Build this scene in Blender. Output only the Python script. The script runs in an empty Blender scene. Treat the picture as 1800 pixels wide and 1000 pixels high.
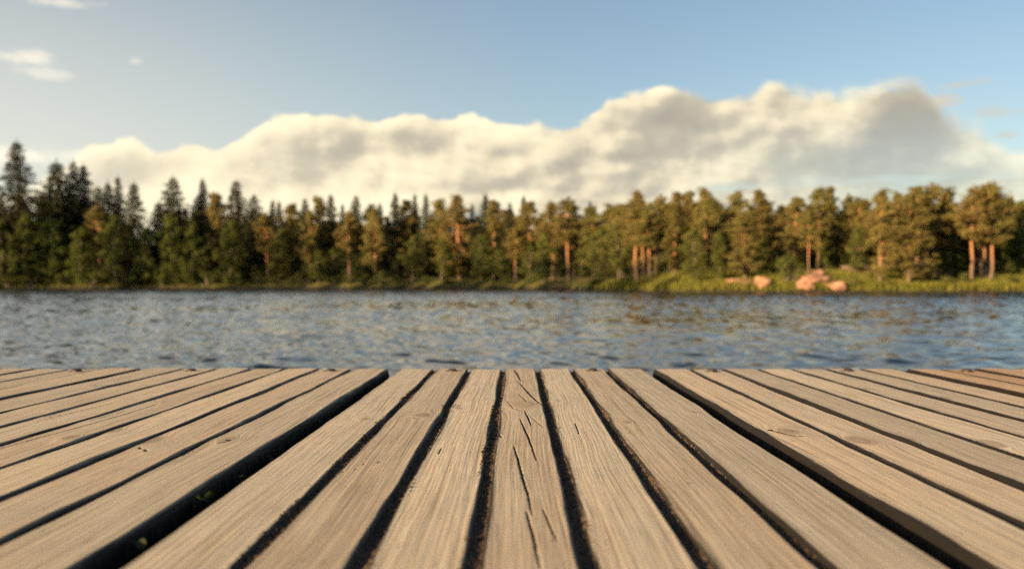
import bpy, math, random
import numpy as np
R = math.radians
sc = bpy.context.scene
col = sc.collection
rng = np.random.default_rng(7)
random.seed(7)

# ------------------------------------------------------------------ helpers
def mesh_arrays(name, verts, faces, mat=None, parent=None, smooth=False, attrs=None, link=True):
    """faces: list of (n,k) int arrays (quads / tris) sharing one vertex array; ONE mesh object"""
    me = bpy.data.meshes.new(name)
    verts = np.asarray(verts, dtype=np.float32)
    me.vertices.add(len(verts))
    me.vertices.foreach_set('co', verts.ravel())
    loops = np.concatenate([np.asarray(f).ravel() for f in faces]).astype(np.int32)
    starts, tot = [], []
    off = 0
    for f in faces:
        f = np.asarray(f); n, k = f.shape
        starts.append(off + np.arange(n) * k); tot.append(np.full(n, k)); off += n * k
    me.loops.add(len(loops)); me.loops.foreach_set('vertex_index', loops)
    starts = np.concatenate(starts).astype(np.int32); tot = np.concatenate(tot).astype(np.int32)
    me.polygons.add(len(starts))
    me.polygons.foreach_set('loop_start', starts); me.polygons.foreach_set('loop_total', tot)
    if smooth:
        me.polygons.foreach_set('use_smooth', np.ones(len(starts), dtype=bool))
    for k, (typ, arr) in (attrs or {}).items():
        a = me.attributes.new(k, typ, 'POINT')
        a.data.foreach_set('vector' if typ == 'FLOAT_VECTOR' else 'value', np.asarray(arr, dtype=np.float32).ravel())
    me.update(calc_edges=True); me.validate()
    if mat: me.materials.append(mat)
    o = bpy.data.objects.new(name, me)
    if link: col.objects.link(o)
    if parent: o.parent = parent
    return o

def tag(o, label=None, cat=None, group=None, kind=None):
    if label: o['label'] = label
    if cat: o['category'] = cat
    if group: o['group'] = group
    if kind: o['kind'] = kind
    return o

def empty(name, loc=(0, 0, 0)):
    o = bpy.data.objects.new(name, None); col.objects.link(o); o.location = loc
    o.empty_display_size = .3
    return o

class Geo:
    """collects quads/tris for one mesh"""
    def __init__(s): s.v = []; s.f4 = []; s.f3 = []; s.n = 0
    def add(s, v, f4=None, f3=None):
        v = np.asarray(v, float)
        if f4 is not None and len(f4): s.f4.append(np.asarray(f4) + s.n)
        if f3 is not None and len(f3): s.f3.append(np.asarray(f3) + s.n)
        s.v.append(v); s.n += len(v)
    def tube(s, pts, rad, k=7):
        pts = np.asarray(pts, float); n = len(pts)
        rings = []
        for i in range(n):
            d = pts[min(i + 1, n - 1)] - pts[max(i - 1, 0)]; d /= np.linalg.norm(d) + 1e-9
            a = np.array([1, 0, 0]) if abs(d[0]) < .8 else np.array([0, 1, 0])
            u = np.cross(d, a); u /= np.linalg.norm(u); w = np.cross(d, u)
            t = np.arange(k) * 2 * math.pi / k
            rings.append(pts[i] + rad[i] * (np.cos(t)[:, None] * u + np.sin(t)[:, None] * w))
        f = [(i * k + j, i * k + (j + 1) % k, (i + 1) * k + (j + 1) % k, (i + 1) * k + j) for i in range(n - 1) for j in range(k)]
        s.add(np.concatenate(rings), f)
    def box(s, x0, x1, y0, y1, z0, z1):
        v = [(x, y, z) for x in (x0, x1) for y in (y0, y1) for z in (z0, z1)]
        s.add(v, [(0, 1, 3, 2), (4, 6, 7, 5), (0, 4, 5, 1), (2, 3, 7, 6), (0, 2, 6, 4), (1, 5, 7, 3)])
    def cards(s, P, size, rg, flat=0.0, ratio=1.0, N=None):
        """a small leaf-spray quad at each point, random orientation"""
        P = np.asarray(P, float); n = len(P)
        a = rg.normal(size=(n, 3)); a[:, 2] *= (1 - flat); a /= np.linalg.norm(a, axis=1)[:, None] + 1e-9
        b = rg.normal(size=(n, 3)); b -= (b * a).sum(1)[:, None] * a; b /= np.linalg.norm(b, axis=1)[:, None] + 1e-9
        if N is not None:
            N = N + .8 * rg.normal(size=(n, 3)); N /= np.linalg.norm(N, axis=1)[:, None] + 1e-9
            a -= (a * N).sum(1)[:, None] * N; a /= np.linalg.norm(a, axis=1)[:, None] + 1e-9; b = np.cross(N, a)
        sz = (size * rg.uniform(.6, 1.35, n))[:, None] if np.ndim(size) == 0 else (size * rg.uniform(.6, 1.35, n))[:, None]
        a = a * sz; b = b * sz * ratio
        j = rg.uniform(.35, 1.0, (n, 4, 1))
        v = np.stack([P - a * j[:, 0], P + b * j[:, 1] * .7, P + a * j[:, 2], P - b * j[:, 3] * .7], 1).reshape(-1, 3)
        f = np.arange(n * 4).reshape(n, 4)
        s.add(v, f)
    def build(s, name, mat, parent=None, smooth=False, link=True):
        fs = []
        if s.f4: fs.append(np.concatenate(s.f4))
        if s.f3: fs.append(np.concatenate(s.f3))
        return mesh_arrays(name, np.concatenate(s.v), fs, mat, parent, smooth, link=link)

def noise1(y, seed, freq, octs=3):
    r = np.random.default_rng(seed); out = np.zeros_like(y, dtype=float); amp = 1.0
    for o in range(octs):
        for _ in range(3):
            out += amp * np.sin(2 * math.pi * freq * r.uniform(.6, 1.5) * y + r.uniform(0, 6.28)) / 3
        freq *= 2.1; amp *= .5
    return out

# node helpers -------------------------------------------------------
class NT:
    def __init__(s, tree): s.t = tree; s.n = tree.nodes; s.l = tree.links
    def new(s, typ, **kw):
        n = s.n.new(typ)
        for k, v in kw.items(): setattr(n, k, v)
        return n
    def put(s, sock, val):
        if isinstance(val, bpy.types.NodeSocket): s.l.new(val, sock)
        elif val is not None: sock.default_value = val
    def m(s, op, a, b=None, c=None, clamp=False):
        n = s.new('ShaderNodeMath', operation=op, use_clamp=clamp)
        for i, v in enumerate((a, b, c)): s.put(n.inputs[i], v)
        return n.outputs[0]
    def ss(s, v, lo, hi, a=0., b=1.):
        n = s.new('ShaderNodeMapRange', interpolation_type='SMOOTHSTEP')
        for i, x in enumerate((v, lo, hi, a, b)): s.put(n.inputs[i], x)
        return n.outputs[0]
    def lin(s, v, lo, hi, a=0., b=1.):
        n = s.new('ShaderNodeMapRange')
        for i, x in enumerate((v, lo, hi, a, b)): s.put(n.inputs[i], x)
        return n.outputs[0]
    def xyz(s, x, y, z):
        n = s.new('ShaderNodeCombineXYZ')
        for i, v in enumerate((x, y, z)): s.put(n.inputs[i], v)
        return n.outputs[0]
    def sep(s, v):
        n = s.new('ShaderNodeSeparateXYZ'); s.put(n.inputs[0], v); return n.outputs
    def noise(s, vec, scale, detail=3, rough=.5, dist=0., color=False):
        n = s.new('ShaderNodeTexNoise'); s.put(n.inputs['Vector'], vec)
        s.put(n.inputs['Scale'], scale); s.put(n.inputs['Detail'], detail); s.put(n.inputs['Roughness'], rough); s.put(n.inputs['Distortion'], dist)
        return n.outputs['Color' if color else 'Fac']
    def mix(s, f, a, b, blend='MIX'):
        n = s.new('ShaderNodeMix', data_type='RGBA', blend_type=blend)
        s.put(n.inputs[0], f)
        s.put(n.inputs[6], a if isinstance(a, bpy.types.NodeSocket) else (*a, 1)); s.put(n.inputs[7], b if isinstance(b, bpy.types.NodeSocket) else (*b, 1))
        return n.outputs[2]
    def ramp(s, f, stops):
        n = s.new('ShaderNodeValToRGB'); e = n.color_ramp.elements
        while len(e) < len(stops): e.new(.5)
        for i, (p, c) in enumerate(stops): e[i].position = p; e[i].color = (*c, 1)
        s.put(n.inputs[0], f); return n.outputs[0]
    def attr(s, name):
        n = s.new('ShaderNodeAttribute', attribute_name=name); return n

def material(name):
    m = bpy.data.materials.new(name); m.use_nodes = True
    t = NT(m.node_tree); b = m.node_tree.nodes['Principled BSDF']
    return m, t, b

# ------------------------------------------------------------------ camera
CAM_H = 0.85; F = 1750.0
cam = bpy.data.cameras.new('camera'); cam.lens = 35; cam.sensor_width = 36; cam.clip_start = .02; cam.clip_end = 5000
co = bpy.data.objects.new('camera', cam); col.objects.link(co)
co.location = (0, 0, CAM_H); co.rotation_euler = (R(90), 0, 0)
cam.dof.use_dof = True; cam.dof.focus_distance = 1.72; cam.dof.aperture_fstop = 4.2; cam.dof.aperture_blades = 0
sc.camera = co

# ------------------------------------------------------------------ light and sky
SUN_AZ, SUN_EL = R(-132), R(12.5)
sd = bpy.data.lights.new('sun', 'SUN'); sd.energy = 5.0; sd.angle = R(.5); sd.color = (1, .67, .35)
so = bpy.data.objects.new('sun', sd); col.objects.link(so)
from mathutils import Vector
dsun = Vector((math.sin(SUN_AZ) * math.cos(SUN_EL), math.cos(SUN_AZ) * math.cos(SUN_EL), math.sin(SUN_EL)))
so.rotation_euler = dsun.to_track_quat('Z', 'Y').to_euler(); so.location = (-30, -10, 30)

w = bpy.data.worlds.new('World'); sc.world = w; w.use_nodes = True
t = NT(w.node_tree); w.node_tree.nodes.clear()
out = t.new('ShaderNodeOutputWorld')
sky = t.new('ShaderNodeTexSky', sky_type='NISHITA', sun_disc=False, sun_elevation=SUN_EL, sun_rotation=SUN_AZ, altitude=100, air_density=1.0, dust_density=.9, ozone_density=2.2)
SKY_S = .075
tc = t.new('ShaderNodeTexCoord')
dx, dy, dz = t.sep(tc.outputs['Generated'])
hyp = t.m('SQRT', t.m('ADD', t.m('MULTIPLY', dx, dx), t.m('MULTIPLY', dy, dy)))
az = t.m('ARCTAN2', dx, dy)                                   # 0 straight across the lake, + to the right
el = t.m('DIVIDE', dz, t.m('MAXIMUM', hyp, .02))              # tangent of the elevation
def AZ(px): return math.atan((px - 900) / F)
def EL(px, py): return (500 - py) / F * math.cos(AZ(px))
top_pts = [(-60, 330), (60, 325), (110, 292), (130, 270), (180, 256), (240, 247), (272, 262), (300, 255), (340, 247), (370, 258), (400, 242), (440, 226), (480, 205), (520, 198), (560, 195), (600, 192), (645, 204), (665, 213), (690, 206), (720, 200), (750, 204), (790, 198), (820, 190), (850, 200), (890, 210), (940, 216), (985, 219), (1010, 209), (1040, 196), (1060, 178), (1090, 165), (1150, 157), (1200, 153), (1240, 155), (1290, 158), (1330, 149), (1360, 141), (1390, 146), (1420, 148), (1470, 142), (1540, 138), (1600, 134), (1628, 150), (1655, 178), (1690, 197), (1720, 207), (1760, 230), (1800, 240), (1900, 250)]
AMAX, EMAX = .62, .25
fc = t.new('ShaderNodeFloatCurve'); cv = fc.mapping.curves[0]
pts = [((AZ(px) + AMAX) / (2 * AMAX), EL(px, py) / EMAX) for px, py in top_pts]
pts = [(0.0, pts[0][1])] + pts + [(1.0, pts[-1][1])]
cv.points[0].location = pts[0]; cv.points[1].location = pts[-1]
for p in pts[1:-1]: cv.points.new(*p)
for p in cv.points: p.handle_type = 'AUTO_CLAMPED'
fc.mapping.update()
t.put(fc.inputs['Value'], t.lin(az, -AMAX, AMAX, 0, 1))
top = t.m('MULTIPLY', fc.outputs[0], EMAX)
right = t.ss(az, .05, .45)
# domain-warped billows
P0 = t.xyz(az, t.m('MULTIPLY', el, 1.5), 0.0)
def addv(v, x, y, z=0.):
    n = t.new('ShaderNodeVectorMath', operation='ADD'); t.put(n.inputs[0], v); n.inputs[1].default_value = (x, y, z); return n.outputs[0]
wn = t.new('ShaderNodeVectorMath', operation='MULTIPLY_ADD')
t.put(wn.inputs[0], addv(t.noise(P0, 9, 2, .5, color=True), -.5, -.5, -.5)); wn.inputs[1].default_value = (.022, .022, 0); t.put(wn.inputs[2], P0)
P1 = wn.outputs[0]
def billow(v):
    vo = t.new('ShaderNodeTexVoronoi', feature='SMOOTH_F1', voronoi_dimensions='2D'); t.put(vo.inputs['Vector'], v)
    vo.inputs['Scale'].default_value = 15; vo.inputs['Smoothness'].default_value = .45; vo.inputs['Detail'].default_value = 3.0; vo.inputs['Roughness'].default_value = .5
    b = t.m('SUBTRACT', .75, vo.outputs['Distance'])
    return t.m('ADD', t.m('MULTIPLY', b, .45), t.m('MULTIPLY', t.noise(v, 11, 7, .6), .8))
lo0 = t.noise(P1, 7, 1.5, .45); lo1 = t.noise(addv(P1, -.035, .035), 7, 1.5, .45)
b0 = billow(P1); b1 = billow(addv(P1, -.010, .012))
h = t.m('ADD', t.m('SUBTRACT', top, el), t.m('MULTIPLY', t.m('SUBTRACT', b0, .42), .030))
soft = t.m('ADD', .0060, t.m('MULTIPLY', right, .014))
alpha = t.ss(h, 0.0, soft)
alpha = t.m('MULTIPLY', alpha, t.lin(az, -.62, -.36, .55, 1))
# holes of blue low in the bank and thin veil towards the horizon
holes = t.ss(t.noise(t.xyz(t.m('MULTIPLY', az, 4.0), t.m('MULTIPLY', el, 26), 3.0), 1.0, 4, .55), .56, .70)
holes = t.m('MULTIPLY', holes, t.m('MULTIPLY', t.ss(el, .125, .085), .75))
alpha = t.m('MULTIPLY', alpha, t.m('SUBTRACT', 1, holes))
alpha = t.m('MULTIPLY', alpha, t.m('SUBTRACT', 1, t.m('MULTIPLY', t.m('MULTIPLY', right, t.ss(el, .18, .10)), .38)))
relief = t.m('ADD', t.m('MULTIPLY', t.m('SUBTRACT', b0, b1), 1.5), t.m('MULTIPLY', t.m('SUBTRACT', lo0, lo1), 2.6))
rim = t.ss(h, .034, .0)
bands = t.noise(t.xyz(t.m('MULTIPLY', az, 3.2), t.m('MULTIPLY', el, 15), 8.0), 1.0, 4, .55)
lit = t.m('ADD', t.m('ADD', relief, t.m('MULTIPLY', rim, .6)), t.m('MULTIPLY', t.m('SUBTRACT', bands, .5), .9))
lit = t.m('ADD', lit, t.lin(az, -.40, .45, .84, .14))
lit = t.m('ADD', lit, t.m('MULTIPLY', t.ss(el, .098, .084), .30))
lit = t.ss(lit, -.35, 1.45)
ccol = t.ramp(lit, [(0, (.47, .44, .365)), (.35, (.65, .585, .45)), (.65, (.99, .865, .61)), (1, (1.27, 1.12, .78))])
# glow of the low sun side: warms and brightens cloud and air towards the left
glow = t.m('MULTIPLY', t.ss(az, .16, -.55), t.ss(el, .50, .02))
ccol = t.mix(t.m('MULTIPLY', t.ss(az, -.10, -.40), .42), ccol, (1.15, 1.04, .76))
# small loose clouds, and a warm layer added unseen above the frame to put glints on the water
hi = t.ss(t.noise(t.xyz(t.m('MULTIPLY', az, 2.2), t.m('MULTIPLY', el, 2.6), 21.0), 2.2, 5, .55), .36, .50)
small = t.m('MULTIPLY', t.m('MULTIPLY', t.m('MULTIPLY', hi, t.ss(el, .305, .35)), t.ss(el, .62, .44)), t.m('MULTIPLY', t.ss(az, .50, -.05, .30, 1.0), .9))
for (px, py, rx, ry, a) in [(118, 5, 46, 9, .3), (22, 100, 60, 13, .3), (74, 128, 46, 10, .19), (238, 108, 14, 6, .22), (1690, 150, 34, 9, .7), (1660, 178, 40, 14, .75), (1735, 197, 48, 10, .45), (1600, 142, 40, 12, .3), (1765, 238, 26, 7, .55), (40, 275, 90, 16, .3)]:
    u = t.m('DIVIDE', t.m('SUBTRACT', az, AZ(px)), rx / F); v = t.m('DIVIDE', t.m('SUBTRACT', el, EL(px, py)), ry / F)
    d = t.m('SQRT', t.m('ADD', t.m('MULTIPLY', u, u), t.m('MULTIPLY', v, v)))
    d = t.m('ADD', d, t.m('MULTIPLY', t.m('SUBTRACT', t.noise(P1, 24, 5, .62), .5), 4.0))
    g = t.m('MULTIPLY', t.ss(d, 1.3, -.1), a)
    small = t.m('MAXIMUM', small, g)
scol = t.mix(right, (1.85, 1.56, 1.12), (.74, .66, .52))
skyc = t.new('ShaderNodeBackground'); skyc.inputs[1].default_value = SKY_S
airmix = t.mix(t.m('MULTIPLY', glow, .72), t.mix(1.0, sky.outputs[0], (.89, .79, .71), 'MULTIPLY'), (5.0, 4.8, 4.1))
t.put(skyc.inputs[0], airmix)
CL = .36
cb = t.new('ShaderNodeBackground'); t.put(cb.inputs[0], ccol); cb.inputs[1].default_value = CL
sb = t.new('ShaderNodeBackground'); t.put(sb.inputs[0], scol); sb.inputs[1].default_value = CL
m1 = t.new('ShaderNodeMixShader'); t.put(m1.inputs[0], small); t.l.new(skyc.outputs[0], m1.inputs[1]); t.l.new(sb.outputs[0], m1.inputs[2])
m2 = t.new('ShaderNodeMixShader'); t.put(m2.inputs[0], alpha); t.l.new(m1.outputs[0], m2.inputs[1]); t.l.new(cb.outputs[0], m2.inputs[2])
t.l.new(m2.outputs[0], out.inputs[0])

sc.view_settings.view_transform = 'Standard'; sc.view_settings.look = 'None'
sc.view_settings.exposure = 1.4; sc.view_settings.gamma = 1
sc.cycles.use_denoising = False
sc.cycles.max_bounces = 6; sc.cycles.diffuse_bounces = 3; sc.cycles.glossy_bounces = 3; sc.cycles.transmission_bounces = 3
sc.cycles.sample_clamp_indirect = 4
sc.cycles.caustics_reflective = False; sc.cycles.caustics_refractive = False

# ------------------------------------------------------------------ materials
def wood_material(name, tint=(1, 1, 1)):
    m, t, b = material(name)
    gc = t.attr('grain').outputs['Vector']; g = t.sep(gc)
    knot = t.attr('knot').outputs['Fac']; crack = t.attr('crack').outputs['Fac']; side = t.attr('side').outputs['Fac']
    seed = g[2]
    v1 = t.xyz(t.m('MULTIPLY', g[0], 210), t.m('MULTIPLY', g[1], 1.6), seed)        # annual rings
    v2 = t.xyz(t.m('MULTIPLY', g[0], 900), t.m('MULTIPLY', g[1], 9), seed)          # fibres
    v3 = t.xyz(t.m('MULTIPLY', g[0], 22), t.m('MULTIPLY', g[1], 3.2), seed)         # weather blotches
    v4 = t.xyz(t.m('MULTIPLY', g[0], 420), t.m('MULTIPLY', g[1], 22), seed)         # short checks
    rings = t.noise(v1, 1, 2.5, .55); fib = t.noise(v2, 1, 4, .6); blo = t.noise(v3, 1, 4, .6); chk = t.noise(v4, 1, 2, .5)
    base = t.ramp(rings, [(.25, (.30, .243, .170)), (.43, (.48, .405, .312)), (.58, (.55, .472, .372)), (.72, (.36, .292, .205))])
    wn_ = t.new('ShaderNodeTexWhiteNoise', noise_dimensions='1D'); t.put(wn_.inputs['W'], seed)
    hs = t.new('ShaderNodeSeparateColor'); t.l.new(wn_.outputs['Color'], hs.inputs[0])
    v5 = t.xyz(t.m('MULTIPLY', g[0], 520), t.m('MULTIPLY', g[1], 2.6), seed)
    line = t.ss(t.noise(v5, 1, 2, .5), .53, .70, 0, .48)
    base = t.mix(line, base, (.21, .155, .10))
    hue = hs.outputs[0]
    base = t.mix(t.ss(hue, .2, .9, 0, .55), base, t.mix(1.0, base, (1.05, .92, .82), 'MULTIPLY'))
    pv = t.lin(hs.outputs[1], 0, 1, .80, 1.20)
    base = t.mix(1.0, base, t.xyz(pv, pv, pv), 'MULTIPLY')
    base = t.mix(t.ss(blo, .45, .72, 0, .55), base, (.48, .44, .355))
    base = t.mix(t.ss(blo, .45, .28, 0, .45), base, (.51, .40, .285))
    f = t.ss(fib, .30, .55, .66, 1.0)
    base = t.mix(1.0, base, t.xyz(f, f, f), 'MULTIPLY')
    c = t.ss(chk, .68, .76, 0, .55)
    base = t.mix(c, base, (.10, .075, .05))
    sp = t.ss(t.noise(t.xyz(t.m('MULTIPLY', g[0], 60), t.m('MULTIPLY', g[1], 45), seed), 1, 2, .5), .735, .78, 0, .7)
    base = t.mix(sp, base, (.12, .08, .05))
    base = t.mix(t.m('MULTIPLY', knot, .62), base, (.20, .135, .085))
    # damp grime and painted shade blacken the plank's flanks, ragged upper limit
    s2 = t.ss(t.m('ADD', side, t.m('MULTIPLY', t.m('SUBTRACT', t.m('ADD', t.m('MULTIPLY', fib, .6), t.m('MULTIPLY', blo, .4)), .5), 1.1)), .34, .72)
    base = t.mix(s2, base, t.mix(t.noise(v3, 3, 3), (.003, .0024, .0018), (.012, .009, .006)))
    base = t.mix(t.ss(crack, .04, .42), base, (.010, .007, .005))
    base = t.mix(1.0, base, (tint[0] * 1.05, tint[1] * 1.08, tint[2] * 1.03), 'MULTIPLY')
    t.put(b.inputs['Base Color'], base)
    t.put(b.inputs['Roughness'], t.lin(fib, .3, .7, .62, .86)); b.inputs['Specular IOR Level'].default_value = .28
    bp = t.new('ShaderNodeBump'); bp.inputs['Strength'].default_value = .9; bp.inputs['Distance'].default_value = .0011
    hgt = t.m('ADD', t.m('MULTIPLY', rings, .9), t.m('MULTIPLY', fib, .55))
    hgt = t.m('SUBTRACT', hgt, t.m('MULTIPLY', c, .8))
    hgt = t.m('ADD', hgt, t.m('MULTIPLY', t.m('MULTIPLY', fib, side), 2.2))
    t.put(bp.inputs['Height'], hgt); t.l.new(bp.outputs[0], b.inputs['Normal'])
    return m
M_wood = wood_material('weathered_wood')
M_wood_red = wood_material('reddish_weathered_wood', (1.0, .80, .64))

def simple(name, cols, scale, rough=.8, bump=0., bdist=.02, stretch=(1, 1, 1), spec=.3, rand=0.):
    m, t, b = material(name)
    tcn = t.new('ShaderNodeTexCoord'); mp = t.new('ShaderNodeMapping'); t.l.new(tcn.outputs['Object'], mp.inputs[0]); mp.inputs['Scale'].default_value = stretch
    n = t.noise(mp.outputs[0], scale, 5, .6)
    c = t.ramp(n, [(.3 + .4 * i / max(1, len(cols) - 1), x) for i, x in enumerate(cols)])
    t.put(b.inputs['Base Color'], c); b.inputs['Roughness'].default_value = rough; b.inputs['Specular IOR Level'].default_value = spec
    if bump:
        bp = t.new('ShaderNodeBump'); bp.inputs['Strength'].default_value = bump; bp.inputs['Distance'].default_value = bdist
        t.put(bp.inputs['Height'], n); t.l.new(bp.outputs[0], b.inputs['Normal'])
    return m
M_beam = simple('damp_timber', [(.03, .022, .015), (.09, .065, .042)], 9, bump=.5, stretch=(1, 1, .2))
M_dirt = simple('dark_dirt', [(.024, .016, .010), (.075, .050, .033), (.13, .092, .062), (.28, .21, .15)], 420, .95, .9, .004)
M_screw = simple('rusty_steel', [(.016, .012, .010), (.055, .032, .020)], 90, .55, spec=.5)
M_hole = simple('dark_bore', [(.012, .009, .006), (.03, .02, .013)], 60)
M_rock = simple('granite', [(.15, .08, .052), (.34, .19, .12), (.48, .295, .195)], 1.6, .85, .6, .15)
M_rock_dark = simple('brown_rock', [(.10, .07, .05), (.22, .155, .115)], 1.6, .85, .6, .15)
M_birch_bark = simple('grey_bark', [(.10, .085, .065), (.24, .205, .165)], 2.2, .9, stretch=(1, 1, .3))
M_spruce_bark = simple('spruce_bark', [(.05, .038, .028), (.13, .10, .075)], 3, .9, stretch=(1, 1, .3))
M_white = simple('white_plastic', [(.7, .7, .68), (.8, .8, .78)], 4, .4)

m, t, b = material('pine_bark'); M_pine_bark = m
tcn = t.new('ShaderNodeTexCoord'); o3 = t.sep(tcn.outputs['Object'])
n = t.noise(tcn.outputs['Object'], 2.5, 4, .6)
c = t.mix(t.ss(t.m('ADD', o3[2], t.m('MULTIPLY', n, 3)), 3.0, 9.0), t.mix(n, (.10, .07, .05), (.21, .15, .11)), t.mix(n, (.26, .12, .055), (.46, .24, .12)))
t.put(b.inputs['Base Color'], c); b.inputs['Roughness'].default_value = .9

def foliage(name, dark, lightc, trans=.30, alt=None):
    m, t, b = material(name)
    tcn = t.new('ShaderNodeTexCoord'); oi = t.new('ShaderNodeObjectInfo')
    n = t.noise(tcn.outputs['Object'], 1.1, 4, .65)
    c = t.mix(t.ss(n, .32, .68), dark, lightc)
    if alt: c = t.mix(t.m('MULTIPLY', oi.outputs['Random'], .7), c, t.mix(n, dark, alt))
    n2 = t.noise(tcn.outputs['Object'], 9, 1, .5)
    k = t.lin(n2, .3, .7, .75, 1.25)
    c = t.mix(1.0, c, t.xyz(k, k, k), 'MULTIPLY')
    t.put(b.inputs['Base Color'], c); b.inputs['Roughness'].default_value = .7; b.inputs['Specular IOR Level'].default_value = .2
    tr = t.new('ShaderNodeBsdfTranslucent'); t.put(tr.inputs[0], c)
    mx = t.new('ShaderNodeMixShader'); mx.inputs[0].default_value = trans
    t.l.new(b.outputs[0], mx.inputs[1]); t.l.new(tr.outputs[0], mx.inputs[2])
    t.l.new(mx.outputs[0], t.n['Material Output'].inputs[0])
    return m
M_spruce = foliage('spruce_needles', (.018, .027, .012), (.050, .058, .022), .15, (.080, .066, .028))
M_pine = foliage('pine_needles', (.085, .085, .025), (.185, .178, .047), .14, (.285, .182, .06))
M_leaf = foliage('birch_leaves', (.066, .090, .020), (.165, .185, .042), .35, (.20, .175, .05))
M_leafdark = foliage('alder_leaves', (.060, .082, .018), (.150, .185, .040), .40, (.15, .16, .04))
M_grass = foliage('shore_grass', (.11, .130, .024), (.27, .255, .05), .35)
M_weed = foliage('weed_leaves', (.022, .036, .013), (.05, .068, .027), .3)

m, t, b = material('shore_soil'); M_ground = m
tcn = t.new('ShaderNodeTexCoord')
n1 = t.noise(tcn.outputs['Object'], .12, 5, .65); n2 = t.noise(tcn.outputs['Object'], 1.3, 4, .6)
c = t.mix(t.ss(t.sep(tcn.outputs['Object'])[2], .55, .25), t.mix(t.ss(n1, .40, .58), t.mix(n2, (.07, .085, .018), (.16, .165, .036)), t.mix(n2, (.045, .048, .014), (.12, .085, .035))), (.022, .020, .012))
t.put(b.inputs['Base Color'], c); b.inputs['Roughness'].default_value = .95
bp = t.new('ShaderNodeBump'); bp.inputs['Distance'].default_value = .3; t.put(bp.inputs['Height'], n2); t.l.new(bp.outputs[0], b.inputs['Normal'])

m, t, b = material('lake_water'); M_water = m
b.inputs['Base Color'].default_value = (.005, .013, .022, 1); b.inputs['IOR'].default_value = 1.333
geo = t.new('ShaderNodeNewGeometry'); pos = geo.outputs['Position']; ps = t.sep(pos)
def ripple(sc_, sy, seed):
    v = t.xyz(t.m('MULTIPLY', ps[0], sc_), t.m('MULTIPLY', ps[1], sc_ * sy), seed)
    n = t.new('ShaderNodeVectorMath', operation='SUBTRACT'); t.put(n.inputs[0], t.noise(v, 1, 2.5, .55, .3, color=True)); n.inputs[1].default_value = (.5, .5, .5)
    return n.outputs[0]
def scale(v, k):
    n = t.new('ShaderNodeVectorMath', operation='MULTIPLY'); t.put(n.inputs[0], v)
    if isinstance(k, tuple): n.inputs[1].default_value = k
    else:
        t.put(n.inputs[1], t.xyz(k, k, 0.0))
    return n.outputs[0]
def vadd(a, b_):
    n = t.new('ShaderNodeVectorMath', operation='ADD'); t.put(n.inputs[0], a); t.put(n.inputs[1], b_); return n.outputs[0]
dist = t.m('SQRT', t.m('ADD', t.m('MULTIPLY', ps[0], ps[0]), t.m('MULTIPLY', ps[1], ps[1])))
far = t.ss(dist, 34, 90)
patch = t.lin(t.noise(t.xyz(t.m('MULTIPLY', ps[0], .06), t.m('MULTIPLY', ps[1], .10), 2.0), 1, 3, .5), .3, .7, .75, 1.25)
slope = vadd(scale(ripple(3.6, 1.5, 1.0), (.012, .014, 0)), scale(ripple(1.1, 1.7, 5.0), t.m('MULTIPLY', t.m('ADD', .025, t.m('MULTIPLY', far, .34)), patch)))
nv = vadd(geo.outputs['Normal'], slope)
nn = t.new('ShaderNodeVectorMath', operation='NORMALIZE'); t.put(nn.inputs[0], nv)
t.l.new(nn.outputs[0], b.inputs['Normal'])
t.put(b.inputs['Roughness'], t.m('ADD', .04, t.m('MULTIPLY', t.ss(dist, 20, 130), .12)))   # sub-pixel chop far out

# ------------------------------------------------------------------ lake bed, ground, water
lb = mesh_arrays('lake_bed', [(-1500, -1500, -2.6), (1500, -1500, -2.6), (1500, 1500, -2.6), (-1500, 1500, -2.6)], [np.array([[0, 1, 2, 3]])], M_ground)
tag(lb, kind='structure')

def T(px): return (px - 900) / F
SH = [(-2.6, 23), (-2.2, 28), (-1.5, 43), (-1.0, 70), (-.75, 106), (-.62, 150), (-.56, 190), (T(0), 212), (T(450), 205), (T(750), 192), (T(900), 176), (T(985), 160), (T(1060), 136), (T(1110), 117), (T(1200), 107), (T(1440), 104), (T(1650), 106), (T(1800), 109), (.9, 100), (1.6, 82), (2.6, 60)]
SHt = np.array([a for a, _ in SH]); SHy = np.array([b_ for _, b_ in SH])
def yshore(tt): return np.interp(tt, SHt, SHy)
BKt = np.array([-2.6, T(0), T(430), T(560), T(900), T(1080), T(1180), T(1290), T(1440), T(1540), T(1600), T(1800), 2.6])
BKh = np.array([1.4, 1.2, 1.6, 2.2, 2.2, 1.6, 2.3, 2.5, 2.7, 2.4, 1.9, 1.8, 1.8])
def ground_z(X, Y):
    tt = X / np.maximum(Y, 1.0); d = Y - yshore(tt); bh = np.interp(tt, BKt, BKh)
    z = np.where(d < 0, .12 + d * .22, .12 + bh * (1 - np.exp(-np.maximum(d, 0) / 6.0)) + np.maximum(d - 15, 0) * .012)
    z = z + np.where(d > 0, 1, 0) * np.minimum(1, np.maximum(d, 0) / 4) * (.22 * np.sin(X * .31 + 1.2) * np.sin(Y * .23) + .12 * np.sin(X * .83) * np.sin(Y * .71 + 2))
    return np.maximum(z, -2.9)
tcol = np.concatenate([np.linspace(-2.6, -.6, 70), np.linspace(-.59, .59, 330), np.linspace(.61, 2.6, 60)])
srow = np.array([-16, -10, -6, -3, -1.5, -.5, 0, .4, .8, 1.3, 2, 2.8, 3.8, 5, 6.5, 8, 10, 12, 15, 19, 24, 30, 40, 55, 80, 120, 180, 300, 600, 1200])
TT, SS = np.meshgrid(tcol, srow, indexing='ij')
YY = yshore(TT) + SS + np.where(SS > -5, .3 * np.sin(TT * 71) + .25 * np.sin(TT * 173 + 1) + .2 * np.sin(TT * 331 + 2), 0); XX = TT * YY
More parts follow.
